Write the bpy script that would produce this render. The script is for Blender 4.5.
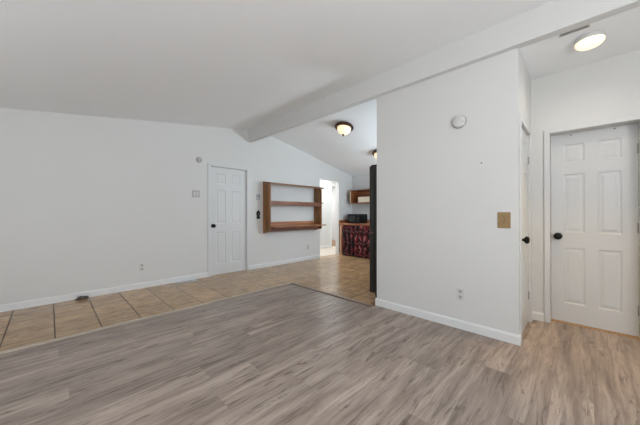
import bpy, bmesh, math, random
from mathutils import Vector, Matrix
random.seed(7)
for o in list(bpy.data.objects): bpy.data.objects.remove(o, do_unlink=True)
S = bpy.context.scene
COL = S.collection
R = math.radians

# ------------------------------------------------------------------ camera
H = 1.13                                     # eye height
cam = bpy.data.objects.new('camera', bpy.data.cameras.new('camera'))
COL.objects.link(cam)
cam.location = (0, 0, H)
cam.rotation_euler = (R(90.2), 0, R(-45.5))
cam.data.sensor_width = 36
cam.data.lens = 266 / 640 * 36
cam.data.clip_start = 0.02
S.camera = cam

# ------------------------------------------------------------------ world, light, exposure
w = bpy.data.worlds.new('world'); S.world = w; w.use_nodes = True
bg = w.node_tree.nodes['Background']
bg.inputs[0].default_value = (0.80, 0.88, 1.0, 1); bg.inputs[1].default_value = 1.0
S.view_settings.view_transform = 'Standard'
S.view_settings.look = 'None'
S.view_settings.exposure = -0.14
S.view_settings.gamma = 1.0
S.view_settings.use_curve_mapping = False

def area(name, loc, d, sx, sy, power, col):
    l = bpy.data.lights.new(name, 'AREA'); l.shape = 'RECTANGLE'
    l.size = sx; l.size_y = sy; l.energy = power; l.color = col
    o = bpy.data.objects.new(name, l); COL.objects.link(o)
    o.location = loc
    o.rotation_euler = Vector(d).to_track_quat('-Z', 'Y').to_euler()
    return o
DAY = (0.955, 0.977, 1.0)
# daylight entering through the windows behind and beside the camera
area('daylight_left', (-1.60, 1.7, 1.15), (1, 0, .9), 3.4, 1.2, 17, DAY)
area('daylight_rear', (-.1, -2.26, 1.2), (-.38, 1, .95), 2.6, 1.4, 188, DAY)
# kitchen window daylight, then unseen fill lights added to brighten passage and far room
area('daylight_kitchen', (4.95, 1.32, 1.5), (0, 1, .9), 1.4, 0.9, 70, (.78, .90, 1))
area('fill_passage', (5.3, 5.4, 2.33), (0, 0, -1), 2.4, 0.7  , 52, (0.93, 0.97, 1))
area('fill_far_room', (7.2, 7.3, 2.33), (0, 0, -1), 1.2, 1.2, 60, (0.97, 0.98, 1))

# ------------------------------------------------------------------ materials
def lin(c): return tuple((x/255/12.92 if x/255 <= .04045 else ((x/255+.055)/1.055)**2.4) for x in c)
class NT:
    def __init__(s, name):
        s.m = bpy.data.materials.new(name); s.m.use_nodes = True
        s.t = s.m.node_tree; s.b = s.t.nodes['Principled BSDF']
    def n(s, typ, **kw):
        nd = s.t.nodes.new(typ)
        for k, v in kw.items(): setattr(nd, k, v)
        return nd
    def l(s, a, b): s.t.links.new(a, b)
    def math(s, op, a, b=None, c=None):
        nd = s.n('ShaderNodeMath', operation=op)
        for i, v in enumerate((a, b, c)):
            if v is None: continue
            if isinstance(v, (int, float)): nd.inputs[i].default_value = v
            else: s.l(v, nd.inputs[i])
        return nd.outputs[0]
    def comb(s, x, y, z):
        nd = s.n('ShaderNodeCombineXYZ')
        for i, v in enumerate((x, y, z)):
            if isinstance(v, (int, float)): nd.inputs[i].default_value = v
            else: s.l(v, nd.inputs[i])
        return nd.outputs[0]
    def pos(s):
        g = s.n('ShaderNodeNewGeometry'); sp = s.n('ShaderNodeSeparateXYZ'); s.l(g.outputs['Position'], sp.inputs[0])
        return sp.outputs[0], sp.outputs[1], sp.outputs[2]
    def local(s):
        g = s.n('ShaderNodeTexCoord'); sp = s.n('ShaderNodeSeparateXYZ'); s.l(g.outputs['Object'], sp.inputs[0])
        return sp.outputs[0], sp.outputs[1], sp.outputs[2]
    def noise(s, vec, scale, detail=3, rough=.5, dist=0):
        nd = s.n('ShaderNodeTexNoise'); s.l(vec, nd.inputs['Vector'])
        nd.inputs['Scale'].default_value = scale; nd.inputs['Detail'].default_value = detail
        nd.inputs['Roughness'].default_value = rough; nd.inputs['Distortion'].default_value = dist
        return nd.outputs[0]
    def white(s, vec):
        nd = s.n('ShaderNodeTexWhiteNoise', noise_dimensions='3D'); s.l(vec, nd.inputs['Vector']); return nd.outputs['Value']
    def ramp(s, f, stops):
        nd = s.n('ShaderNodeValToRGB'); s.l(f, nd.inputs[0]); cr = nd.color_ramp
        while len(cr.elements) < len(stops): cr.elements.new(.5)
        for e, (p, c) in zip(cr.elements, stops):
            e.position = p; e.color = (*c, 1)
        return nd.outputs[0]
    def mix(s, f, a, b, mode='MIX'):
        nd = s.n('ShaderNodeMix', data_type='RGBA', blend_type=mode)
        if isinstance(f, (int, float)): nd.inputs[0].default_value = f
        else: s.l(f, nd.inputs[0])
        for i, v in ((6, a), (7, b)):
            if isinstance(v, tuple): nd.inputs[i].default_value = (*v, 1)
            else: s.l(v, nd.inputs[i])
        return nd.outputs[2]
    def bump(s, h, strength, dist=.01):
        nd = s.n('ShaderNodeBump'); nd.inputs['Strength'].default_value = strength; nd.inputs['Distance'].default_value = dist
        s.l(h, nd.inputs['Height']); s.l(nd.outputs[0], s.b.inputs['Normal'])

def paint(name, c, rough=.6, bump=0.0, scale=90, mottle=.03):
    m = NT(name); x, y, z = m.pos(); v = m.comb(x, y, z)
    f = m.noise(v, 1.3, 2)
    c = lin(c); d = tuple(k*(1-mottle) for k in c)
    m.l(m.mix(f, d, c), m.b.inputs['Base Color'])
    m.b.inputs['Roughness'].default_value = rough
    if bump: m.bump(m.noise(v, scale, 2), bump, .004)
    return m.m
def plain(name, c, rough=.5, metal=0, grain=.06):
    m = NT(name); x, y, z = m.local(); v = m.comb(x, y, z)
    f = m.noise(v, 40, 3); c = lin(c)
    m.l(m.mix(f, tuple(k*(1-grain) for k in c), c), m.b.inputs['Base Color'])
    m.b.inputs['Roughness'].default_value = rough; m.b.inputs['Metallic'].default_value = metal
    return m.m
def wood(name, dark, mid, light, along='x', rough=.45, scale=1.0):
    m = NT(name); x, y, z = m.pos()
    a = {'x': (1.2, 16, 16), 'y': (16, 1.2, 16), 'z': (16, 16, 1.2)}[along]
    v = m.comb(m.math('MULTIPLY', x, a[0]*scale), m.math('MULTIPLY', y, a[1]*scale), m.math('MULTIPLY', z, a[2]*scale))
    f = m.noise(v, 1.0, 5, .6, 1.2)
    m.l(m.ramp(f, [(.3, lin(dark)), (.52, lin(mid)), (.72, lin(light))]), m.b.inputs['Base Color'])
    m.b.inputs['Roughness'].default_value = rough
    m.bump(f, .15, .003)
    return m.m
def emit(name, c, e, base=(250, 240, 220), mott=0.25):
    m = NT(name); x, y, z = m.local(); f = m.noise(m.comb(x, y, z), 14, 3, .6, 2.0)
    m.b.inputs['Base Color'].default_value = (*lin(base), 1)
    m.b.inputs['Roughness'].default_value = .3
    c = lin(c)
    m.l(m.ramp(f, [(.35, tuple(k*(1-mott) for k in c)), (.65, c)]), m.b.inputs['Emission Color'])
    m.b.inputs['Emission Strength'].default_value = e
    return m.m

def laminate():
    m = NT('laminate_planks'); x, y, z = m.pos()
    W, L = .187, 1.22
    yr = m.math('DIVIDE', m.math('ADD', y, .05), W); row = m.math('FLOOR', yr); fy = m.math('FRACT', m.math('ADD', yr, 100))
    off = m.white(m.comb(row, 3.3, 1.7))
    xr = m.math('ADD', m.math('DIVIDE', x, L), m.math('MULTIPLY', off, 7.0)); idx = m.math('FLOOR', xr); fx = m.math('FRACT', m.math('ADD', xr, 100))
    r1 = m.white(m.comb(row, idx, 5.1)); r2 = m.white(m.comb(row, idx, 9.7))
    # grain: long stretched noise, shifted plank by plank and bent around the figure
    px = m.math('ADD', x, m.math('MULTIPLY', r1, 40)); py = m.math('ADD', y, m.math('MULTIPLY', r2, 50))
    warp = m.math('MULTIPLY', m.math('SUBTRACT', m.noise(m.comb(m.math('MULTIPLY', px, 2.2), m.math('MULTIPLY', py, 7), 4.0), 1.0, 2, .5), .5), .04)
    wy = m.math('ADD', py, warp)
    g = m.noise(m.comb(m.math('MULTIPLY', px, 1.4), m.math('MULTIPLY', wy, 14), 0.0), 1.0, 4, .62, .5)
    fine = m.noise(m.comb(m.math('MULTIPLY', px, 5), m.math('MULTIPLY', wy, 95), 2.0), 1.0, 3, .65)
    lines = m.noise(m.comb(m.math('MULTIPLY', px, 2.4), m.math('MULTIPLY', wy, 36), 7.0), 1.0, 3, .6, .3)
    base = m.ramp(g, [(.28, lin((108, 95, 86))), (.42, lin((149, 134, 124))), (.56, lin((171, 156, 145))), (.76, lin((194, 179, 167)))])
    c = m.mix(m.math('MULTIPLY', m.ramp(lines, [(.50, (0, 0, 0)), (.70, (1, 1, 1))]), .40), base, lin((96, 83, 74)))
    c = m.mix(m.math('MULTIPLY', m.ramp(fine, [(.46, (0, 0, 0)), (.72, (1, 1, 1))]), .30), c, lin((100, 87, 78)))
    tone = m.ramp(r1, [(0, (.86, .85, .845)), (1, (1.13, 1.12, 1.115))])
    c = m.mix(1.0, c, tone, 'MULTIPLY')
    # knots and dark streaks
    k = m.noise(m.comb(m.math('ADD', m.math('MULTIPLY', x, 3.4), m.math('MULTIPLY', r2, 30)), m.math('MULTIPLY', wy, 24), 11.0), 1.0, 4, .65, 1.2)
    kk = m.ramp(k, [(.56, (0, 0, 0)), (.66, (1, 1, 1))])
    c = m.mix(m.math('MULTIPLY', kk, .66), c, lin((78, 66, 58)))
    ey = m.math('MINIMUM', fy, m.math('SUBTRACT', 1, fy)); ex = m.math('MULTIPLY', m.math('MINIMUM', fx, m.math('SUBTRACT', 1, fx)), L/W)
    e = m.math('LESS_THAN', m.math('MINIMUM', ey, ex), .007)
    c = m.mix(m.math('MULTIPLY', e, .28), c, lin((84, 73, 67)))
    m.l(c, m.b.inputs['Base Color'])
    m.l(m.math('ADD', .27, m.math('MULTIPLY', fine, .16)), m.b.inputs['Roughness'])
    m.bump(m.math('SUBTRACT', m.math('MULTIPLY', g, .4), e), .12, .002)
    return m.m

def tiles(name='floor_tiles'):
    m = NT(name); x, y, z = m.pos(); T = .33
    xr = m.math('DIVIDE', m.math('SUBTRACT', x, .04), T); yr = m.math('DIVIDE', m.math('SUBTRACT', y, 3.53), T)
    ix = m.math('FLOOR', xr); iy = m.math('FLOOR', yr)
    fx = m.math('FRACT', m.math('ADD', xr, 100)); fy = m.math('FRACT', m.math('ADD', yr, 100))
    r = m.white(m.comb(ix, iy, 2.2))
    v = m.comb(m.math('ADD', x, m.math('MULTIPLY', r, 11)), m.math('ADD', m.math('MULTIPLY', y, 1.7), m.math('MULTIPLY', r, 7)), 0.0)
    n = m.noise(v, 6.5, 7, .68, .8); n2 = m.noise(v, 26, 3, .6)
    c = m.ramp(n, [(.28, lin((146, 114, 80))), (.43, lin((174, 141, 104))), (.58, lin((192, 159, 119))), (.75, lin((210, 181, 141)))])
    c = m.mix(m.math('MULTIPLY', m.math('GREATER_THAN', n2, .66), .28), c, lin((104, 80, 60)))
    c = m.mix(1.0, c, m.ramp(r, [(0, (.86, .85, .84)), (1, (1.10, 1.08, 1.05))]), 'MULTIPLY')
    ex = m.math('MINIMUM', fx, m.math('SUBTRACT', 1, fx)); ey = m.math('MINIMUM', fy, m.math('SUBTRACT', 1, fy))
    g = m.math('LESS_THAN', m.math('MINIMUM', ex, ey), .0145)
    c = m.mix(g, c, lin((70, 54, 42)))
    m.l(c, m.b.inputs['Base Color'])
    m.l(m.math('ADD', .17, m.math('MULTIPLY', g, .5)), m.b.inputs['Roughness'])
    m.b.inputs['Specular IOR Level'].default_value = .6
    m.bump(m.math('SUBTRACT', m.math('MULTIPLY', n, .06), g), .5, .004)
    return m.m

def plaid():
    m = NT('plaid_cloth'); x, y, z = m.local()
    def band(c, period, w, ph):
        return m.math('LESS_THAN', m.math('FRACT', m.math('ADD', m.math('DIVIDE', c, period), 50+ph)), w)
    yy = m.math('ADD', y, m.math('MULTIPLY', m.noise(m.comb(m.math('MULTIPLY', y, 3.0), z, 0.0), 4, 3), .30))
    zz = m.math('ADD', z, m.math('MULTIPLY', m.noise(m.comb(m.math('MULTIPLY', y, 5.0), 1.0, 0.0), 3, 2), .30))
    rv = band(yy, .15, .36, 0); rh = band(zz, .30, .5, .1)
    c = m.mix(m.math('MULTIPLY', m.math('ADD', rv, m.math('MULTIPLY', rh, .35)), .74), lin((17, 12, 16)), lin((104, 22, 30)))
    c = m.mix(m.math('MULTIPLY', m.math('MULTIPLY', band(yy, .15, .16, .75), rh), .6), c, lin((205, 130, 130)))
    c = m.mix(m.math('MULTIPLY', band(zz, .30, .06, .32), .35), c, lin((215, 150, 145)))
    c = m.mix(m.math('MULTIPLY', band(yy, .15, .22, .4), .85), c, lin((12, 12, 20)))
    m.l(c, m.b.inputs['Base Color']); m.b.inputs['Roughness'].default_value = .9
    return m.m

WALL = paint('wall_paint', (214, 214, 212), .75, .10, 120)
CEIL = paint('ceiling_paint', (244, 246, 247), .85, .25, 70)
TRIM = paint('trim_paint', (224, 225, 225), .42, 0, 90, .015)
DOOR = paint('door_paint', (211, 212, 212), .45, 0, 90, .01)
LAM = laminate(); TILE = tiles()
STRIP = wood('transition_wood', (110, 92, 78), (140, 120, 104), (160, 142, 126), 'y')
STRIPX = wood('transition_wood_light', (150, 138, 124), (182, 168, 152), (200, 188, 172), 'x')
THRESH = wood('threshold_wood', (150, 112, 72), (186, 146, 100), (206, 170, 124), 'y')
CREAMFLOOR = paint('pale_floor', (214, 200, 184), .35, 0, 60, .08)
BROWNFLOOR = paint('brown_carpet', (150, 122, 98), .95, .3, 200, .15)
SHX = wood('shelf_wood', (70, 42, 22), (118, 76, 42), (158, 110, 68), 'x', .45)
SHZ = wood('shelf_wood_upright', (84, 54, 26), (138, 92, 48), (166, 118, 66), 'z', .45)
SHR = wood('shelf_wood_reddish', (70, 38, 26), (112, 68, 50), (150, 100, 76), 'x', .5)
CABW = wood('cubby_wood', (88, 46, 24), (138, 80, 42), (170, 112, 66), 'y', .5)
CABL = plain('pale_edge_wood', (214, 190, 160), .5)
COUNT = wood('counter_wood', (112, 62, 36), (158, 100, 64), (190, 136, 98), 'y', .4)
POST = wood('post_wood', (160, 104, 76), (200, 148, 116), (220, 176, 146), 'z', .5)
BLACK = plain('black_metal', (13, 12, 12), .45, 0)
BLACK.node_tree.nodes['Principled BSDF'].inputs['Specular IOR Level'].default_value = .25
BLKPL = plain('black_plastic', (9, 9, 10), .5)
BLKGL = plain('black_glass', (22, 23, 25), .15)
FRIDGE = plain('charcoal_steel', (60, 60, 56), .34, .35, .12)
FRIDGED = plain('charcoal_gasket', (28, 27, 26), .6)
STEEL = plain('brushed_steel', (160, 158, 152), .3, .9)
WPL = plain('white_plastic', (206, 206, 204), .4, 0, .02)
WPLG = plain('offwhite_plastic', (176, 176, 173), .45, 0, .03)
BLKPL.node_tree.nodes['Principled BSDF'].inputs['Specular IOR Level'].default_value = .2
DARK = plain('dark_slot', (50, 49, 48), .7)
GREYSL = plain('grey_slat', (150, 148, 144), .5)
BRASS = plain('antique_brass', (160, 132, 92), .42, .35, .25)
BRONZE = plain('bronze_metal', (84, 54, 36), .4, .4, .3)
GLOW = emit('lit_frosted_glass', (255, 226, 178), 1.05)
GLOWH = emit('lit_hall_glass', (255, 232, 186), 1.35, mott=.3)
CREAM = plain('cream_card', (232, 220, 196), .7)
CABLE = plain('dark_cable', (74, 68, 64), .5)
CABLEL = plain('grey_cable_boot', (120, 112, 104), .5)
PLAID = plaid()
SCREW = plain('dark_screw', (48, 42, 38), .5, .4)

# ------------------------------------------------------------------ mesh helpers
def box(bm, a, b, bev=0):
    x0, y0, z0 = (min(p, q) for p, q in zip(a, b)); x1, y1, z1 = (max(p, q) for p, q in zip(a, b))
    r = bmesh.ops.create_cube(bm, size=1)
    vs = r['verts']
    bmesh.ops.scale(bm, vec=(x1-x0, y1-y0, z1-z0), verts=vs)
    bmesh.ops.translate(bm, vec=((x0+x1)/2, (y0+y1)/2, (z0+z1)/2), verts=vs)
    if bev:
        es = list({e for v in vs for e in v.link_edges})
        bmesh.ops.bevel(bm, geom=es, offset=bev, segments=2, profile=.6, affect='EDGES')
def lathe(bm, prof, n=32, mtx=Matrix()):
    """prof: (radius, height) from one end to the other, axis +Z, closed where radius is 0"""
    rings = []
    for r, h in prof:
        if r < 1e-6: rings.append([bm.verts.new(mtx @ Vector((0, 0, h)))])
        else: rings.append([bm.verts.new(mtx @ Vector((r*math.cos(2*math.pi*i/n), r*math.sin(2*math.pi*i/n), h))) for i in range(n)])
    for a, b in zip(rings, rings[1:]):
        for i in range(n):
            j = (i+1) % n
            if len(a) == 1 and len(b) == 1: continue
            if len(a) == 1: bm.faces.new((a[0], b[i], b[j]))
            elif len(b) == 1: bm.faces.new((a[i], a[j], b[0]))
            else: bm.faces.new((a[i], a[j], b[j], b[i]))
    bmesh.ops.recalc_face_normals(bm, faces=bm.faces)
def prism(bm, pts, axis, lo, hi):
    """extrude a polygon; pts are the two other coordinates"""
    def P(p, t):
        return {'y': (p[0], t, p[1]), 'x': (t, p[0], p[1]), 'z': (p[0], p[1], t)}[axis]
    a = [bm.verts.new(P(p, lo)) for p in pts]; b = [bm.verts.new(P(p, hi)) for p in pts]
    bm.faces.new(a); bm.faces.new(b)
    for i in range(len(pts)):
        j = (i+1) % len(pts); bm.faces.new((a[i], a[j], b[j], b[i]))
    bmesh.ops.recalc_face_normals(bm, faces=bm.faces)
def tube(bm, pts, r, n=10):
    pts = [Vector(p) for p in pts]; rings = []
    for i, p in enumerate(pts):
        t = (pts[min(i+1, len(pts)-1)] - pts[max(i-1, 0)]).normalized()
        u = t.cross(Vector((0, 0, 1)))
        u = u.normalized() if u.length > 1e-3 else Vector((1, 0, 0))
        v = t.cross(u).normalized()
        rings.append([bm.verts.new(p + r*(math.cos(2*math.pi*k/n)*u + math.sin(2*math.pi*k/n)*v)) for k in range(n)])
    for a, b in zip(rings, rings[1:]):
        for k in range(n): bm.faces.new((a[k], a[(k+1) % n], b[(k+1) % n], b[k]))
    bm.faces.new(rings[0]); bm.faces.new(rings[-1])
    bmesh.ops.recalc_face_normals(bm, faces=bm.faces)
def obj(name, bm, mat, parent=None, smooth=False, loc=None):
    me = bpy.data.meshes.new(name); bm.to_mesh(me); bm.free()
    me.materials.append(mat)
    if smooth:
        for p in me.polygons: p.use_smooth = True
        try: me.set_sharp_from_angle(angle=R(40))
        except Exception: pass
    o = bpy.data.objects.new(name, me); COL.objects.link(o)
    if loc: o.location = loc
    if parent: o.parent = parent
    return o
def bx(name, a, b, mat, parent=None, bev=0):
    bm = bmesh.new(); box(bm, a, b, bev); return obj(name, bm, mat, parent)
def boxes(name, lst, mat, parent=None, bev=0):
    bm = bmesh.new()
    for a, b in lst: box(bm, a, b, bev)
    return obj(name, bm, mat, parent)
def struct(o): o['kind'] = 'structure'; return o
def tag(o, label, cat, group=None):
    o['label'] = label; o['category'] = cat
    if group: o['group'] = group
    return o
def thing(name, label, cat, loc=(0, 0, 0), rot=(0, 0, 0), group=None):
    o = bpy.data.objects.new(name, None); o.empty_display_size = .1; COL.objects.link(o)
    o.location = loc; o.rotation_euler = rot
    return tag(o, label, cat, group)
def copy_thing(o, loc, rot=None, label=None):
    c = o.copy(); COL.objects.link(c); c.location = loc
    if rot is not None: c.rotation_euler = rot
    if label: c['label'] = label
    for ch in o.children:
        d = ch.copy(); COL.objects.link(d); d.parent = c
        for g in ch.children:
            e = g.copy(); COL.objects.link(e); e.parent = d
    return c

# ------------------------------------------------------------------ the room
XL, YR, YA, XB = -1.70, -2.40, 4.75, 2.83      # left wall, rear wall, back wall, partition face
YH = .385                                       # corner of the partition / hall side wall
XH = 3.63                                       # hall end wall
XK = 6.16                                       # kitchen far wall
def zl(x): return 2.40 + .145*x                 # living room slope
def zk(x): return 3.46 - .2*x                   # kitchen slope
TOP = 3.05

# floors
struct(boxes('floor', [((XL-.12, YR-.12, -.05), (2.765, 3.34, 0)), ((2.765, YR-.12, -.05), (2.83, 1.80, 0)), ((2.83, YR-.12, -.05), (3.95, .50, 0))], LAM))
struct(boxes('floor_tiled', [((XL-.12, 3.34, -.05), (2.765, 4.75, 0)), ((2.765, 1.80, -.05), (2.95, 4.75, 0)), ((2.95, 1.08, -.05), (6.28, 4.75, 0)), ((4.83, 4.75, -.05), (5.57, 4.87, 0)), ((2.0, 4.75, -.05), (2.78, 4.87, 0))], TILE))
struct(bx('floor_passage', (3.5, 4.87, -.05), (8.5, 6.07, 0), CREAMFLOOR))
struct(bx('floor_far_room', (5.5, 6.07, -.05), (8.5, 8.6, 0), BROWNFLOOR))
struct(bx('trim_1', (XL, 3.322, 0), (2.721, 3.362, .012), STRIPX, bev=.003))
struct(bx('trim_2', (2.722, 1.815, 0), (2.785, 3.362, .012), STRIP, bev=.004))

# ceilings
bm = bmesh.new(); prism(bm, [(XL-.12, zl(XL-.12)), (2.84, zl(2.84)), (2.84, TOP+.05), (XL-.12, TOP+.05)], 'y', YR-.12, 4.87); struct(obj('ceiling', bm, CEIL))
bm = bmesh.new(); prism(bm, [(2.84, zk(2.84)), (6.28, zk(6.28)), (6.28, TOP+.05), (2.84, TOP+.05)], 'y', .49, 4.87); struct(obj('ceiling_kitchen', bm, CEIL))
struct(bx('ceiling_hall', (2.8525, YR-.12, 2.570), (3.95, YH+.12, 2.70), CEIL))
struct(bx('ceiling_passage', (3.5, 4.87, 2.35), (8.5, 8.6, 2.45), CEIL))
bm = bmesh.new(); box(bm, (2.77, YR, 2.56), (2.852, YA, 2.90)); struct(obj('ceiling_beam', bm, WALL))

# back wall: six-panel door opening and kitchen doorway
DA0, DA1, DAT = 2.025, 2.755, 1.985
KA0, KA1, KAT = 4.83, 5.57, 2.02
struct(boxes('wall_back', [((XL-.12, YA, 0), (DA0, YA+.12, TOP)), ((DA0, YA, DAT), (DA1, YA+.12, TOP)), ((DA1, YA, 0), (KA0, YA+.12, TOP)),
                           ((KA0, YA, KAT), (KA1, YA+.12, TOP)), ((KA1, YA, 0), (XK+.12, YA+.12, TOP))], WALL))
# left wall and rear wall with windows (behind the camera)
W1 = (.0, 3.4, .62, 1.86)
struct(boxes('wall_left', [((XL-.12, YR-.12, 0), (XL, W1[0], TOP)), ((XL-.12, W1[1], 0), (XL, YA, TOP)), ((XL-.12, W1[0], 0), (XL, W1[1], W1[2])), ((XL-.12, W1[0], W1[3]), (XL, W1[1], TOP))], WALL))
W2 = (-1.5, 1.3, .5, 2.0)
struct(boxes('wall_rear', [((XL, YR-.12, 0), (W2[0], YR, TOP)), ((W2[1], YR-.12, 0), (3.95, YR, TOP)), ((W2[0], YR-.12, 0), (W2[1], YR, W2[2])), ((W2[0], YR-.12, W2[3]), (W2[1], YR, TOP))], WALL))
GLASS = NT('window_glass'); GLASS.b.inputs['Roughness'].default_value = .02; GLASS.b.inputs['Transmission Weight'].default_value = 1.0; GLASS = GLASS.m
def window(name, axis, c, a0, a1, z0, z1):
    t = .04
    def p(a, z, d): return (d, a, z) if axis == 'x' else (a, d, z)
    L = [(p(a0, z0, c-t), p(a1, z0+.05, c+t)), (p(a0, z1-.05, c-t), p(a1, z1, c+t)), (p(a0, z0+.05, c-t), p(a0+.05, z1-.05, c+t)),
         (p(a1-.05, z0+.05, c-t), p(a1, z1-.05, c+t)), (p((a0+a1)/2-.025, z0+.05, c-t), p((a0+a1)/2+.025, z1-.05, c+t))]
    o = struct(boxes(name, L, TRIM))
    boxes('pane', [(p(a0+.05, z0+.05, c-.004), p((a0+a1)/2-.025, z1-.05, c+.004)), (p((a0+a1)/2+.025, z0+.05, c-.004), p(a1-.05, z1-.05, c+.004))], GLASS, o)
window('window_1', 'x', XL-.06, *W1)
window('window_2', 'y', YR-.06, *W2)

# partition wall and hall
struct(boxes('wall_partition', [((XB, YH, 0), (XB+.085, 1.80, 2.90)), ((XB+.085, YH+.12, 0), (XB+.12, 1.80, 2.90))], WALL))
DB0, DB1, DBT = 2.915, 3.50, 1.945
struct(boxes('wall_hall_side', [((DB0, YH, DBT), (DB1, YH+.12, 2.9)), ((DB1, YH, 0), (XH+.17, YH+.12, 2.9))], WALL))
bm = bmesh.new()
DC0, DC1, DCT = -.372, .232, 1.955
struct(boxes('wall_hall_end', [((XH, YR, 0), (XH+.17, DC0, 2.7)), ((XH, DC0, DCT), (XH+.17, DC1, 2.7)), ((XH, DC1, 0), (XH+.17, YH, 2.7))], WALL))
struct(boxes('wall_hall_lightblock', [((3.90, YR, 0), (3.95, .49, 2.7)), ((2.95, .90, 0), (3.90, 1.0, 2.7)), ((3.80, .49, 0), (3.90, .90, 2.7)), ((2.95, .37, 2.7), (3.90, 1.0, 2.8))], WALL))  # unseen walls and roof added behind the hall doors, blocking sky light
struct(bx('wall_lightblock_back', (1.9, 5.4, -.05), (2.9, 5.5, 2.3), WALL))  # unseen box added behind the back wall door to keep sky light out
struct(boxes('wall_lightblock_sides', [((1.8, 4.87, -.05), (1.9, 5.5, 2.3)), ((2.9, 4.87, -.05), (3.0, 5.5, 2.3)), ((1.9, 4.87, 2.2), (2.9, 5.4, 2.3))], WALL))
# kitchen
struct(bx('wall_kitchen_far', (XK, 1.08, 0), (XK+.12, YA, TOP), WALL))
W3 = (4.25, 5.65, 1.1, 2.0)
struct(boxes('wall_kitchen_side', [((2.95, 1.08, 0), (W3[0], 1.2, TOP)), ((W3[1], 1.08, 0), (XK, 1.2, TOP)), ((W3[0], 1.08, 0), (W3[1], 1.2, W3[2])), ((W3[0], 1.08, W3[3]), (W3[1], 1.2, TOP))], WALL))
window('window_3', 'y', 1.14, *W3)
# passage behind the doorway
struct(boxes('wall_passage', [((3.5, 5.95, 0), (6.60, 6.07, 2.35)), ((6.60, 5.95, 2.03), (7.45, 6.07, 2.35)), ((7.45, 5.95, 0), (8.5, 6.07, 2.35)),
                              ((3.5, 4.87, 0), (3.6, 5.95, 2.35)), ((8.5, 4.75, 0), (8.6, 8.7, 2.35)), ((6.28, 4.75, 0), (8.5, 4.87, 2.35)), ((5.4, 8.6, 0), (8.5, 8.7, 2.35)), ((5.4, 6.07, 0), (5.5, 8.6, 2.35))], WALL))
struct(boxes('trim_3', [((6.53, 5.934, 0), (6.60, 5.95, 2.10)), ((7.45, 5.934, 0), (7.52, 5.95, 2.10)), ((6.60, 5.934, 2.03), (7.45, 5.95, 2.10))], TRIM, bev=.003))

# ------------------------------------------------------------------ baseboards
BH, BT = .085, .014
def base_profile(bm, p0, p1, nrm):
    """moulded board from p0 to p1 against a wall; nrm points into the room"""
    p0 = Vector((*p0, 0)); p1 = Vector((*p1, 0)); n = Vector((*nrm, 0))
    prof = [(0, 0), (BT, 0), (BT, BH-.016), (BT*.55, BH-.004), (BT*.3, BH), (0, BH)]
    a = [bm.verts.new(p0 + n*d + Vector((0, 0, h))) for d, h in prof]
    b = [bm.verts.new(p1 + n*d + Vector((0, 0, h))) for d, h in prof]
    bm.faces.new(a); bm.faces.new(b)
    for i in range(len(prof)):
        j = (i+1) % len(prof); bm.faces.new((a[i], a[j], b[j], b[i]))
    bmesh.ops.recalc_face_normals(bm, faces=bm.faces)
def baseboard(name, runs):
    bm = bmesh.new()
    for r in runs: base_profile(bm, *r)
    return struct(obj(name, bm, TRIM))
baseboard('baseboard_back', [((XL, YA), (1.978, YA), (0, -1)), ((2.80, YA), (KA0, YA), (0, -1)), ((KA1, YA), (XK, YA), (0, -1))])
baseboard('baseboard_left', [((XL, YR), (XL, YA), (1, 0))])
baseboard('baseboard_rear', [((XL, YR), (XH, YR), (0, 1))])
baseboard('baseboard_partition', [((XB, YH-BT), (XB, 1.80+BT), (-1, 0)), ((XB, YH), (2.868, YH), (0, -1)), ((XB, 1.80), (2.95, 1.80), (0, 1))])
baseboard('baseboard_hall', [((XH, .282), (XH, YH), (-1, 0)), ((3.555, YH), (XH, YH), (0, -1)), ((XH, YR), (XH, -.425), (-1, 0))])
baseboard('baseboard_kitchen', [((XK, 1.2), (XK, YA), (-1, 0)), ((2.95, 1.2), (XK, 1.2), (0, 1))])
baseboard('baseboard_passage', [((3.6, 5.95), (6.53, 5.95), (0, -1)), ((6.28, 4.87), (8.5, 4.87), (0, 1)), ((5.5, 8.6), (8.5, 8.6), (0, -1))])

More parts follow.
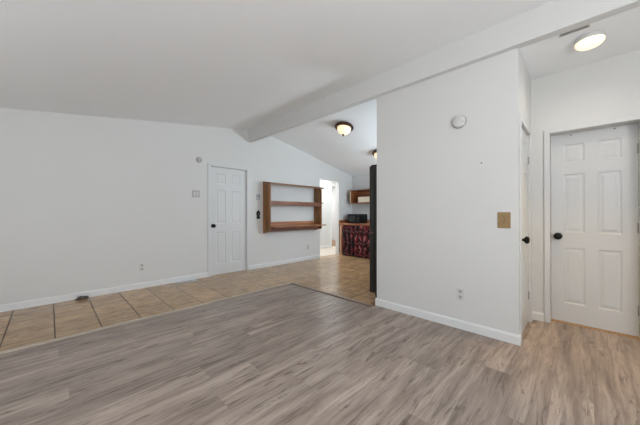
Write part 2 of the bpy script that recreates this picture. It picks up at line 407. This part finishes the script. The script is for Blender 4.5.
# ------------------------------------------------------------------ doors
def door_slab(name, w, h, mtx):
    """six-panel slab in local coords: x 0..w, z 0..h, front face y=0 looking to -y"""
    T = .036
    st, mu = .165*w, .15*w
    cw = (w - 2*st - mu)/2
    xs = [st, st+cw, st+cw+mu, w-st]
    zs = [(.105*h, .405*h), (.465*h, .795*h), (.845*h, .945*h)]
    zs = [(.10*h, .395*h), (.475*h, .785*h), (.845*h, .942*h)]
    pans = [(xs[0], xs[1], a, b) for a, b in zs] + [(xs[2], xs[3], a, b) for a, b in zs]
    bm = bmesh.new()
    gx = sorted({0, w, *xs}); gz = sorted({0, h, *[q for a in zs for q in a]})
    def V(x, y, z): return bm.verts.new(mtx @ Vector((x, y, z)))
    for i in range(len(gx)-1):
        for k in range(len(gz)-1):
            x0, x1, z0, z1 = gx[i], gx[i+1], gz[k], gz[k+1]
            if any(abs(p[0]-x0) < 1e-6 and abs(p[2]-z0) < 1e-6 for p in pans):
                # moulding dips in, then the raised field comes back out
                lv = [(0, 0), (.010, .007), (.022, .007), (.040, .002)]
                rs = [[V(x0+d, y, z0+d), V(x1-d, y, z0+d), V(x1-d, y, z1-d), V(x0+d, y, z1-d)] for d, y in lv]
                for a, b in zip(rs, rs[1:]):
                    for q in range(4): bm.faces.new((a[q], a[(q+1) % 4], b[(q+1) % 4], b[q]))
                bm.faces.new(rs[-1])
            else:
                bm.faces.new((V(x0, 0, z0), V(x1, 0, z0), V(x1, 0, z1), V(x0, 0, z1)))
    # edges and back
    A = [V(0, 0, 0), V(w, 0, 0), V(w, 0, h), V(0, 0, h)]; B = [V(0, T, 0), V(w, T, 0), V(w, T, h), V(0, T, h)]
    for q in range(4): bm.faces.new((A[q], A[(q+1) % 4], B[(q+1) % 4], B[q]))
    bm.faces.new(B)
    bmesh.ops.remove_doubles(bm, verts=bm.verts, dist=1e-5)
    bmesh.ops.recalc_face_normals(bm, faces=bm.faces)
    return struct(obj(name, bm, DOOR))
def knob(parent, p, n):
    """black door knob with its round rose at p, sticking out along n"""
    q = Vector(n).to_track_quat('Z', 'Y').to_matrix().to_4x4(); mtx = Matrix.Translation(p) @ q
    bm = bmesh.new()
    lathe(bm, [(0, 0), (.034, 0), (.035, .004), (.028, .010), (.013, .013), (.012, .028), (.020, .034), (.029, .041), (.0335, .051), (.031, .062), (.020, .070), (0, .072)], 28, mtx)
    return obj('door_knob', bm, BLACK, parent, True)
def hinge(parent, a, b):
    h = boxes('hinge', [(a, b)], STEEL, parent, .001); return h
# door in the back wall
d1 = door_slab('door_1', DA1-DA0-.004, DAT-.005, Matrix.Translation((DA0+.002, YA+.035, .003)))
knob(d1, (DA0+.062, YA+.035, .905), (0, -1, 0))
for z in (.25, 1.0, 1.75): bx('hinge', (DA1-.016, YA+.018, z-.045), (DA1-.002, YA+.036, z+.045), DOOR, d1)
def casing_y(name, y, x0, x1, zt, wl, t=.018):
    # casing on a wall facing -y, with jamb lining
    L = [((x0-wl, y-t, 0), (x0, y, zt+wl)), ((x1, y-t, 0), (x1+wl, y, zt+wl)), ((x0, y-t, zt), (x1, y, zt+wl))]
    return struct(boxes(name, L, DOOR, bev=.004))
casing_y('trim_4', YA, DA0, DA1, DAT, .048)
struct(boxes('trim_5', [((DA0, YA+.072, .0), (DA0+.012, YA+.10, DAT)), ((DA1-.012, YA+.072, 0), (DA1, YA+.10, DAT)), ((DA0+.012, YA+.072, DAT-.012), (DA1-.012, YA+.10, DAT))], TRIM))
# door in the hall side wall, seen at a grazing angle
d2 = door_slab('door_2', DB1-DB0-.004, DBT-.007, Matrix.Translation((DB0+.002, YH+.012, .003)))
knob(d2, (DB0+.055, YH+.012, .893), (0, -1, 0))
for z in (.28, 1.68): bx('hinge', (DB1-.010, YH+.002, z-.04), (DB1-.001, YH+.012, z+.04), GREYSL, d2, .002)
casing_y('trim_6', YH, DB0, DB1, DBT, .045, .012)
# hall end door
mtx = Matrix.Translation((XH+.115, DC1-.002, .011)) @ Matrix.Rotation(R(-90), 4, 'Z')
d3 = door_slab('door_3', DC1-DC0-.004, DCT-.014, mtx)
knob(d3, (XH+.115, DC1-.056, .893), (-1, 0, 0))
for z in (.25, 1.0, 1.72): bx('hinge', (XH+.100, DC0+.001, z-.045), (XH+.114, DC0+.010, z+.045), GREYSL, d3)
c = .046
struct(boxes('trim_7', [((XH-.016, DC1, 0), (XH, DC1+c, DCT+c)), ((XH-.016, DC0-c, 0), (XH, DC0, DCT+c)), ((XH-.016, DC0, DCT), (XH, DC1, DCT+c))], DOOR, bev=.004))
struct(boxes('trim_8', [((XH+.085, DC0, .001), (XH+.118, DC1, .007))], THRESH))

# ------------------------------------------------------------------ wall mounted shelf unit
t = thing('wall_shelf', 'brown wooden wall shelf unit with two shelves and a deep bottom ledge', 'shelf', (3.89, YA, .73))
P0 = Vector(t.location)
def L(a): return tuple(Vector(a) - P0)
def sb(name, a, b, m, bev=.003): return bx(name, L(a), L(b), m, t, bev)
SX0, SX1, SY = 3.13, 4.645, 4.50
SHL = wood('shelf_wood_light', (112, 66, 40), (160, 106, 70), (190, 138, 98), 'x')
for a, b in ((SX0, SX0+.028), (SX1-.028, SX1)):
    bm = bmesh.new(); prism(bm, [L((0, y_, z_))[1:] for y_, z_ in ((YA-.001, .712), (SY, .762), (SY, 1.722), (YA-.001, 1.758))], 'x', L((a, 0, 0))[0], L((b, 0, 0))[0]); obj('side_panel', bm, SHZ, t)
bm = bmesh.new(); prism(bm, [L((0, y_, z_))[1:] for y_, z_ in ((YA-.001, 1.7585), (SY-.02, 1.722), (SY-.02, 1.762), (YA-.001, 1.800))], 'x', L((SX0, 0, 0))[0], L((SX1+.055, 0, 0))[0]); obj('top_board', bm, SHX, t)
sb('shelf_board', (SX0+.029, SY+.003, 1.366), (SX1-.029, YA-.001, 1.390), SHX)
sb('shelf_apron', (SX0+.029, SY+.008, 1.298), (SX1-.029, SY+.028, 1.365), SHR)
bx('shelf_board_end', L((SX1+.001, SY-.006, 1.368)), L((SX1+.055, SY+.10, 1.390)), SHX, t, .002)
sb('back_rail', (SX0+.029, YA-.022, .862), (SX1-.029, YA-.001, .950), SHL)
bm = bmesh.new(); prism(bm, [L((a, b, 0))[:2] for a, b in ((SX0+.03, YA-.001), (SX0+.03, SY-.001), (SX0+.06, SY-.085), (SX1+.07, SY-.085), (SX1+.07, SY-.001), (SX1-.029, SY-.001), (SX1-.029, YA-.001))], 'z', L((0, 0, .838))[2], L((0, 0, .861))[2])
obj('bottom_ledge', bm, SHL, t)
sb('bottom_apron', (SX0+.029, SY+.06, .752), (SX1-.029, SY+.08, .837), SHR, .002)

# ------------------------------------------------------------------ small things on the back wall
def wall_plate(name, label, cat, p, n, w, h, m, d=.006, bev=.0015, group=None):
    """plate whose local +y is the outward normal"""
    ang = math.atan2(n[1], n[0]) - math.pi/2
    t = thing(name, label, cat, p, (0, 0, ang), group)
    bx('cover_plate', (-w/2, .0003, -h/2), (w/2, d, h/2), m, t, bev)
    return t
def outlet(label, p, n, m=WPL):
    t = wall_plate('wall_outlet', label, 'outlet', p, n, .072, .115, m)
    for s in (-1, 1):
        bm = bmesh.new(); lathe(bm, [(0, 0), (.017, 0), (.017, .003), (.015, .004), (0, .004)], 24, Matrix.Translation((0, .006, s*.028)) @ Matrix.Rotation(R(-90), 4, 'X'))
        r = obj('receptacle', bm, WPLG, t, True)
        boxes('slot', [((-.0085, .0098, s*.028-.001), (-.0055, .0108, s*.028+.010)), ((.0055, .0098, s*.028-.001), (.0085, .0108, s*.028+.008)), ((-.003, .0098, s*.028-.012), (.003, .0108, s*.028-.006))], DARK, r)
    bm = bmesh.new(); lathe(bm, [(0, 0), (.003, 0), (.003, .0012), (0, .0015)], 12, Matrix.Translation((0, .006, 0)) @ Matrix.Rotation(R(-90), 4, 'X')); obj('screw', bm, STEEL, t, True)
    return t
outlet('white duplex outlet low on the long back wall left of the panelled door', (.986, YA, .318), (0, -1))
outlet('white duplex outlet low on the wall under the brown wall shelf', (4.417, YA, .315), (0, -1))
outlet('white duplex outlet low on the partition wall below the brass switch plate', (XB, .848, .340), (-1, 0))

t = wall_plate('switch_plate', 'flat square white double switch plate left of the panelled door', 'switch', (1.775, YA, 1.47), (0, -1), .125, .118, WPLG, .007)
for s in (-1, 1):
    bx('rocker_switch', (s*.023-.0155, .0071, -.033), (s*.023+.0155, .0105, .033), WPL, t, .001)

def round_unit(name, label, cat, p, n, prof, m, led=None):
    ang = math.atan2(n[1], n[0]) - math.pi/2
    t = thing(name, label, cat, p, (0, 0, ang))
    rx = Matrix.Rotation(R(-90), 4, 'X')
    bm = bmesh.new(); lathe(bm, prof[0], 40, rx); obj('mounting_base', bm, m[0], t, True)
    bm = bmesh.new(); lathe(bm, prof[1], 40, rx); obj('cover', bm, m[1], t, True)
    return t
t = round_unit('round_sensor', 'small round grey-white sensor high on the back wall left of the panelled door', 'sensor', (1.826, YA, 2.062), (0, -1),
    ([(0, .0004), (.052, .0004), (.052, .012), (0, .012)], [(0, .0122), (.046, .0122), (.044, .028), (.030, .036), (0, .038)]), (WPL, WPLG))
t = round_unit('smoke_detector', 'round white smoke detector high on the partition wall', 'smoke detector', (XB, .853, 2.030), (-1, 0),
    ([(0, .0004), (.064, .0004), (.064, .010), (.061, .012), (0, .012)], [(0, .0122), (.054, .0122), (.058, .016), (.057, .030), (.048, .038), (.020, .040), (0, .040)]), (GREYSL, WPL))
bm = bmesh.new(); lathe(bm, [(0, 0), (.005, 0), (.005, .002), (0, .002)], 12, Matrix.Translation((-.040, .0385, -.012)) @ Matrix.Rotation(R(-90), 4, 'X')); obj('indicator', bm, DARK, t, True)

t = wall_plate('thermostat', 'small white thermostat beside the left side of the wall shelf', 'thermostat', (3.012, YA, 1.465), (0, -1), .085, .115, plain('grey_plastic', (178, 181, 184), .5), .016)
bx('display', (-.026, .0162, .005), (.026, .022, .042), GREYSL, t, .002)
bx('lower_button', (-.018, .0162, -.038), (.018, .020, -.018), WPL, t, .002)

t = thing('key_holder', 'little black house-shaped key holder hanging left of the wall shelf', 'key holder', (3.012, YA, 1.10), (0, 0, math.pi))
bm = bmesh.new(); prism(bm, [(-.036, -.01), (.036, -.01), (.036, .055), (0, .095), (-.036, .055)], 'y', .0004, .022); obj('back_plate', bm, BLKPL, t)
bx('cross_bar', (-.024, .0005, -.034), (.024, .018, -.011), BLKPL, t, .003)
bx('key_fob', (-.034, .0005, -.078), (.034, .024, -.035), BLKPL, t, .006)
bx('label_window', (-.012, .0222, .012), (.012, .0245, .034), GREYSL, t, .001)

# brass switch plate
t = wall_plate('brass_switch_plate', 'square antique brass light switch plate near the hall corner', 'switch', (XB, .490, 1.070), (-1, 0), .098, .142, BRASS, .006, .003)
bx('toggle_surround', (-.007, .0061, -.014), (.007, .0085, .014), plain('brass_dark', (112, 86, 54), .5, .3), t, .001)
bx('toggle', (-.004, .0086, -.002), (.004, .020, .009), plain('toggle_cream', (196, 170, 128), .5), t, .002)
for s in (-1, 1):
    bm = bmesh.new(); lathe(bm, [(0, 0), (.0035, 0), (.003, .0015), (0, .002)], 12, Matrix.Translation((0, .006, s*.03)) @ Matrix.Rotation(R(-90), 4, 'X')); obj('screw', bm, SCREW, t, True)

# nail in the partition and two screws over the hall end door
def nail(name, label, p, n, r=.006):
    q = Vector(n).to_track_quat('Z', 'Y').to_matrix().to_4x4(); bm = bmesh.new()
    lathe(bm, [(0, -.004), (r*.4, -.004), (r*.4, .006), (r, .007), (r, .009), (0, .010)], 14, Matrix.Translation((0, 0, 0)) @ q)
    o = obj(name, bm, SCREW, None, True, p); return tag(o, label, 'nail')
nail('nail', 'single dark nail in the bare partition wall below the smoke detector', (XB, .663, 1.601), (-1, 0, 0))
nail('screw_head', 'left of two dark screw heads at the top edge of the hall end door', (XH+.115, .075, 1.932), (-1, 0, 0), .006)
nail('screw_head', 'right of two dark screw heads at the top edge of the hall end door', (XH+.115, -.225, 1.932), (-1, 0, 0), .006)

# ------------------------------------------------------------------ floor register and curled cable
t = thing('floor_register', 'white slotted floor register set in the tiles against the back wall', 'floor vent', (1.59, 4.655, 0))
boxes('frame', [((-.17, -.055, .0005), (.17, -.040, .007)), ((-.17, .040, .0005), (.17, .055, .007)), ((-.17, -.040, .0005), (-.155, .040, .007)), ((.155, -.040, .0005), (.17, .040, .007))], WPLG, t, .001)
bx('duct', (-.155, -.040, .0004), (.155, .040, .0015), DARK, t)
for k in range(14):
    x = -.145 + k*.0223
    bx('slat', (x-.0055, -.040, .0016), (x+.0055, .040, .006), WPL if k % 5 else GREYSL, t)
t = thing('cable_stub', 'short dark curled cable end lying on the tiles by the back baseboard', 'cable', (.30, 4.66, 0))
pts = []
for k in range(40):
    a = k/39*2.6*math.pi + .4; r = .036 + .009*k/39
    pts.append((r*1.45*math.cos(a), r*.75*math.sin(a), .010 + .024*k/39))
bm = bmesh.new(); tube(bm, pts, .0085); obj('cable', bm, CABLE, t, True)
e = Vector(pts[-1]); bm = bmesh.new(); tube(bm, [e, e + Vector((.02, .008, .003)), e + Vector((.045, .016, .002))], .010); obj('plug', bm, CABLEL, t, True)

# ------------------------------------------------------------------ ceiling lamps
def ceiling_lamp_dome(label, x, y):
    ang = math.atan(.2)
    t = thing('ceiling_lamp', label, 'ceiling lamp', (x, y, zk(x)-.0005), (0, ang, 0), 'bronze dome lamps on the kitchen ceiling')
    bm = bmesh.new(); lathe(bm, [(0, 0), (.118, 0), (.150, -.012), (.168, -.036), (.170, -.056), (.150, -.068), (.134, -.060), (0, -.055)], 48); obj('mounting_ring', bm, BRONZE, t, True)
    prof = [(.122, -.062)] + [(.122*math.cos(a)**.9, -.066 - .112*math.sin(a)) for a in [i*math.pi/2/10 for i in range(1, 10)]] + [(0, -.178)]
    bm = bmesh.new(); lathe(bm, prof, 48); g = obj('glass_dome', bm, GLOW, t, True)
    bm = bmesh.new(); lathe(bm, [(0, -.176), (.018, -.178), (.022, -.186), (.012, -.194), (.016, -.203), (.008, -.214), (0, -.216)], 20); obj('finial', bm, BRONZE, t, True)
    return t
KL1 = (3.71, 3.03); KL2 = (5.0, 3.09)
l1 = ceiling_lamp_dome('round bronze-rimmed dome lamp in full view on the kitchen ceiling', *KL1)
l2 = copy_thing(l1, (KL2[0], KL2[1], zk(KL2[0])-.0005), None, 'round bronze-rimmed dome lamp half hidden by the partition, above the dark fridge')
def bulb(name, loc, e, col, r=.06, size=172):
    l = bpy.data.lights.new(name, 'SPOT'); l.energy = e; l.color = col; l.shadow_soft_size = r
    l.spot_size = R(size); l.spot_blend = 1.0
    o = bpy.data.objects.new(name, l); COL.objects.link(o); o.location = loc; return o
WARM = (1, .86, .68)
for x, y in (KL1, KL2): bulb('kitchen_bulb', (x-.03, y, zk(x)-.22), 8, (1, .93, .84), .03)

HLX, HLY, HZ = 3.089, -.051, 2.570
t = thing('hall_ceiling_lamp', 'round white flush lamp glowing warm on the hall ceiling', 'ceiling lamp', (HLX, HLY, HZ-.0002))
bm = bmesh.new(); lathe(bm, [(0, 0), (.082, 0), (.088, -.004), (.094, -.030), (.092, -.038), (0, -.038)], 48); obj('mounting_ring', bm, WPL, t, True)
prof = [(.089, -.0382)] + [(.089*math.cos(a), -.040 - .048*math.sin(a)) for a in [i*math.pi/2/8 for i in range(1, 8)]] + [(0, -.088)]
bm = bmesh.new(); lathe(bm, prof, 48); obj('glass_dome', bm, GLOWH, t, True)
bulb('hall_bulb', (HLX, HLY, 2.46), 74, (1, .56, .05), .03, 62)
bulb('hall_bulb_spill', (HLX, HLY, 2.465), 9, (1, .90, .76), .03, 170)

# hall ceiling vent
t = thing('ceiling_vent', 'narrow grey slotted air vent on the hall ceiling beside the lamp', 'vent', (2.887, .038, HZ))
boxes('frame', [((-.028, -.090, -.006), (-.018, .090, -.0003)), ((.018, -.090, -.006), (.028, .090, -.0003)), ((-.018, -.090, -.006), (.018, -.080, -.0003)), ((-.018, .080, -.006), (.018, .090, -.0003))], WPL, t, .001)
bx('backing', (-.018, -.080, -.002), (.018, .080, -.0004), DARK, t)
for k in range(3):
    x = -.012 + .012*k; bx('slat', (x-.003, -.080, -.006), (x+.003, .080, -.0022), GREYSL, t)

# ------------------------------------------------------------------ fridge beside the partition
t = thing('refrigerator', 'tall charcoal refrigerator standing just behind the end of the partition wall', 'refrigerator', (3.40, 1.70, 0))
def F(a): return (a[0]-3.40, a[1]-1.70, a[2])
def fb(n, a, b, m, bev=.004): return bx(n, F(a), F(b), m, t, bev)
fb('cabinet', (3.035, 1.30, .05), (3.765, 1.965, 1.755), FRIDGE, .008)
fb('door_gasket', (3.045, 1.966, .08), (3.755, 1.978, 1.745), FRIDGED, .001)
u = fb('upper_door', (3.035, 1.979, .885), (3.765, 2.045, 1.765), FRIDGE, .007)
v = fb('freezer_drawer', (3.035, 1.979, .07), (3.765, 2.045, .868), FRIDGE, .007)
for nm, par, a, b in (('handle', u, (3.685, 2.085, .95), (3.685, 2.085, 1.6)), ('handle', v, (3.12, 2.085, .80), (3.68, 2.085, .80))):
    bm = bmesh.new(); tube(bm, [F(a), F(b)], .011)
    d = Vector(b)-Vector(a)
    for s in (.06, .94):
        q = Vector(a) + d*s; tube(bm, [F(q), F(q - Vector((0, .045, 0)))], .008)
    obj(nm, bm, STEEL, par, True)
bx('hinge_cap', F((3.05, 1.93, 1.766)), F((3.10, 2.03, 1.782)), BLKPL, t, .003)
fb('toe_grille', (3.05, 1.94, .02), (3.75, 1.96, .05), BLKPL, .002)
for x in (3.08, 3.72):
    for y in (1.36, 1.92):
        bm = bmesh.new(); lathe(bm, [(0, 0), (.02, 0), (.02, .01), (.010, .014), (.010, .051), (0, .051)], 16); obj('foot', bm, BLKPL, t, True, F((x, y, 0)))

# ------------------------------------------------------------------ kitchen counter with plaid skirt
CX, CY0, CY1, CZ = 5.545, 2.6, 4.735, .862
t = thing('kitchen_counter', 'orange-brown wooden kitchen counter with backsplash along the far wall', 'counter', (5.85, 3.67, 0))
def Q(a): return (a[0]-5.85, a[1]-3.67, a[2])
def qb(n, a, b, m, bev=.003): return bx(n, Q(a), Q(b), m, t, bev)
qb('countertop', (CX, CY0, CZ-.038), (XK-.001, CY1, CZ), COUNT, .004)
qb('backsplash', (XK-.020, CY0, CZ+.0005), (XK-.001, CY1-.02, CZ+.09), COUNT)
qb('side_splash', (CX+.01, CY1-.019, CZ+.0005), (XK-.021, CY1, CZ+.09), COUNT)
for x in (CX+.03, XK-.09):
    for y in (CY0+.02, CY1-.075): qb('leg', (x, y, 0), (x+.055, y+.055, CZ-.0385), POST)
qb('front_rail', (CX+.035, CY0+.076, CZ-.10), (CX+.055, CY1-.076, CZ-.039), POST)
bm = bmesh.new()
NY, NZ = 150, 22; g = []
y0, y1, z0, z1 = 2.72, 4.605, .018, CZ-.045
for i in range(NY+1):
    yy = y0 + (y1-y0)*i/NY; colv = []
    for k in range(NZ+1):
        q = k/NZ; z = z1 + (z0-z1)*q
        amp = .010 + .020*q
        xx = .016*(1-q) + amp*(math.sin(yy*48 + .8*math.sin(yy*9)) + .35*math.sin(yy*101+q*2))
        colv.append(bm.verts.new((xx-.035*q*0, yy-3.67, z)))
    g.append(colv)
for i in range(NY):
    for k in range(NZ): bm.faces.new((g[i][k], g[i+1][k], g[i+1][k+1], g[i][k+1]))
sk = obj('counter_curtain', bm, PLAID, None, True, (CX+.0, 3.67, 0))
sk.modifiers.new('thickness', 'SOLIDIFY').thickness = .002
tag(sk, 'red and black plaid curtain hanging under the kitchen counter', 'curtain')

# microwave on the counter
t = thing('microwave', 'small black microwave oven on the kitchen counter', 'microwave', (5.90, 4.38, CZ))
mb = bx('casing', (-.15, -.215, .012), (.18, .195, .252), BLKPL, t, .008)
for x in (-.11, .14):
    for y in (-.17, .17):
        bm = bmesh.new(); lathe(bm, [(0, .0003), (.013, .0003), (.015, .0125), (0, .0125)], 14); obj('foot', bm, BLKPL, t, True, (x, y, 0))
dr = bx('door', (-.170, -.095, .020), (-.151, .192, .246), BLKPL, t, .004)
bx('window', (-.1725, -.050, .055), (-.1702, .165, .212), BLKGL, dr, .001)
bx('door_handle', (-.190, -.085, .045), (-.1705, -.071, .215), BLKGL, dr, .004)
cp = bx('control_panel', (-.170, -.212, .020), (-.151, -.098, .246), BLKPL, t, .004)
bx('display', (-.1720, -.200, .205), (-.1702, -.112, .232), BLKGL, cp)
for r_ in range(4):
    for c_ in range(3): bx('button', (-.1720, -.198+c_*.031, .060+r_*.032), (-.1702, -.176+c_*.031, .080+r_*.032), FRIDGE, cp)

# open cubby on the far kitchen wall and the box in it
t = thing('wall_cubby', 'open brown wooden wall cubby mounted above the microwave', 'wall cabinet', (XK, 3.95, 1.41))
def C3(a): return (a[0]-XK, a[1]-3.95, a[2]-1.41)
def cb(n, a, b, m, bev=.002): return bx(n, C3(a), C3(b), m, t, bev)
Z0, Z1, X0 = 1.405, 1.77, 5.86
cb('top_board', (X0, 3.3, Z1-.022), (XK-.001, 4.59, Z1), CABW)
cb('bottom_board', (X0, 3.3, Z0), (XK-.001, 4.59, Z0+.022), CABW)
for y in (3.3, 4.565): cb('side_panel', (X0+.012, y, Z0+.0225), (XK-.001, y+.025, Z1-.0225), CABW)
cb('back_panel', (XK-.012, 3.326, Z0+.0225), (XK-.001, 4.564, Z1-.0225), CABW)
cb('edge_strip', (X0, 4.565, Z0+.0225), (X0+.0115, 4.59, Z1-.0225), CABL)
t = thing('cream_box', 'flat cream-coloured box lying inside the open wall cubby', 'box', (6.02, 4.06, Z0+.022))
bx('box_body', (-.10, -.30, .0005), (.11, .29, .125), CREAM, t, .003)
bx('lid', (-.104, -.304, .1255), (.114, .294, .150), CREAM, t, .003)
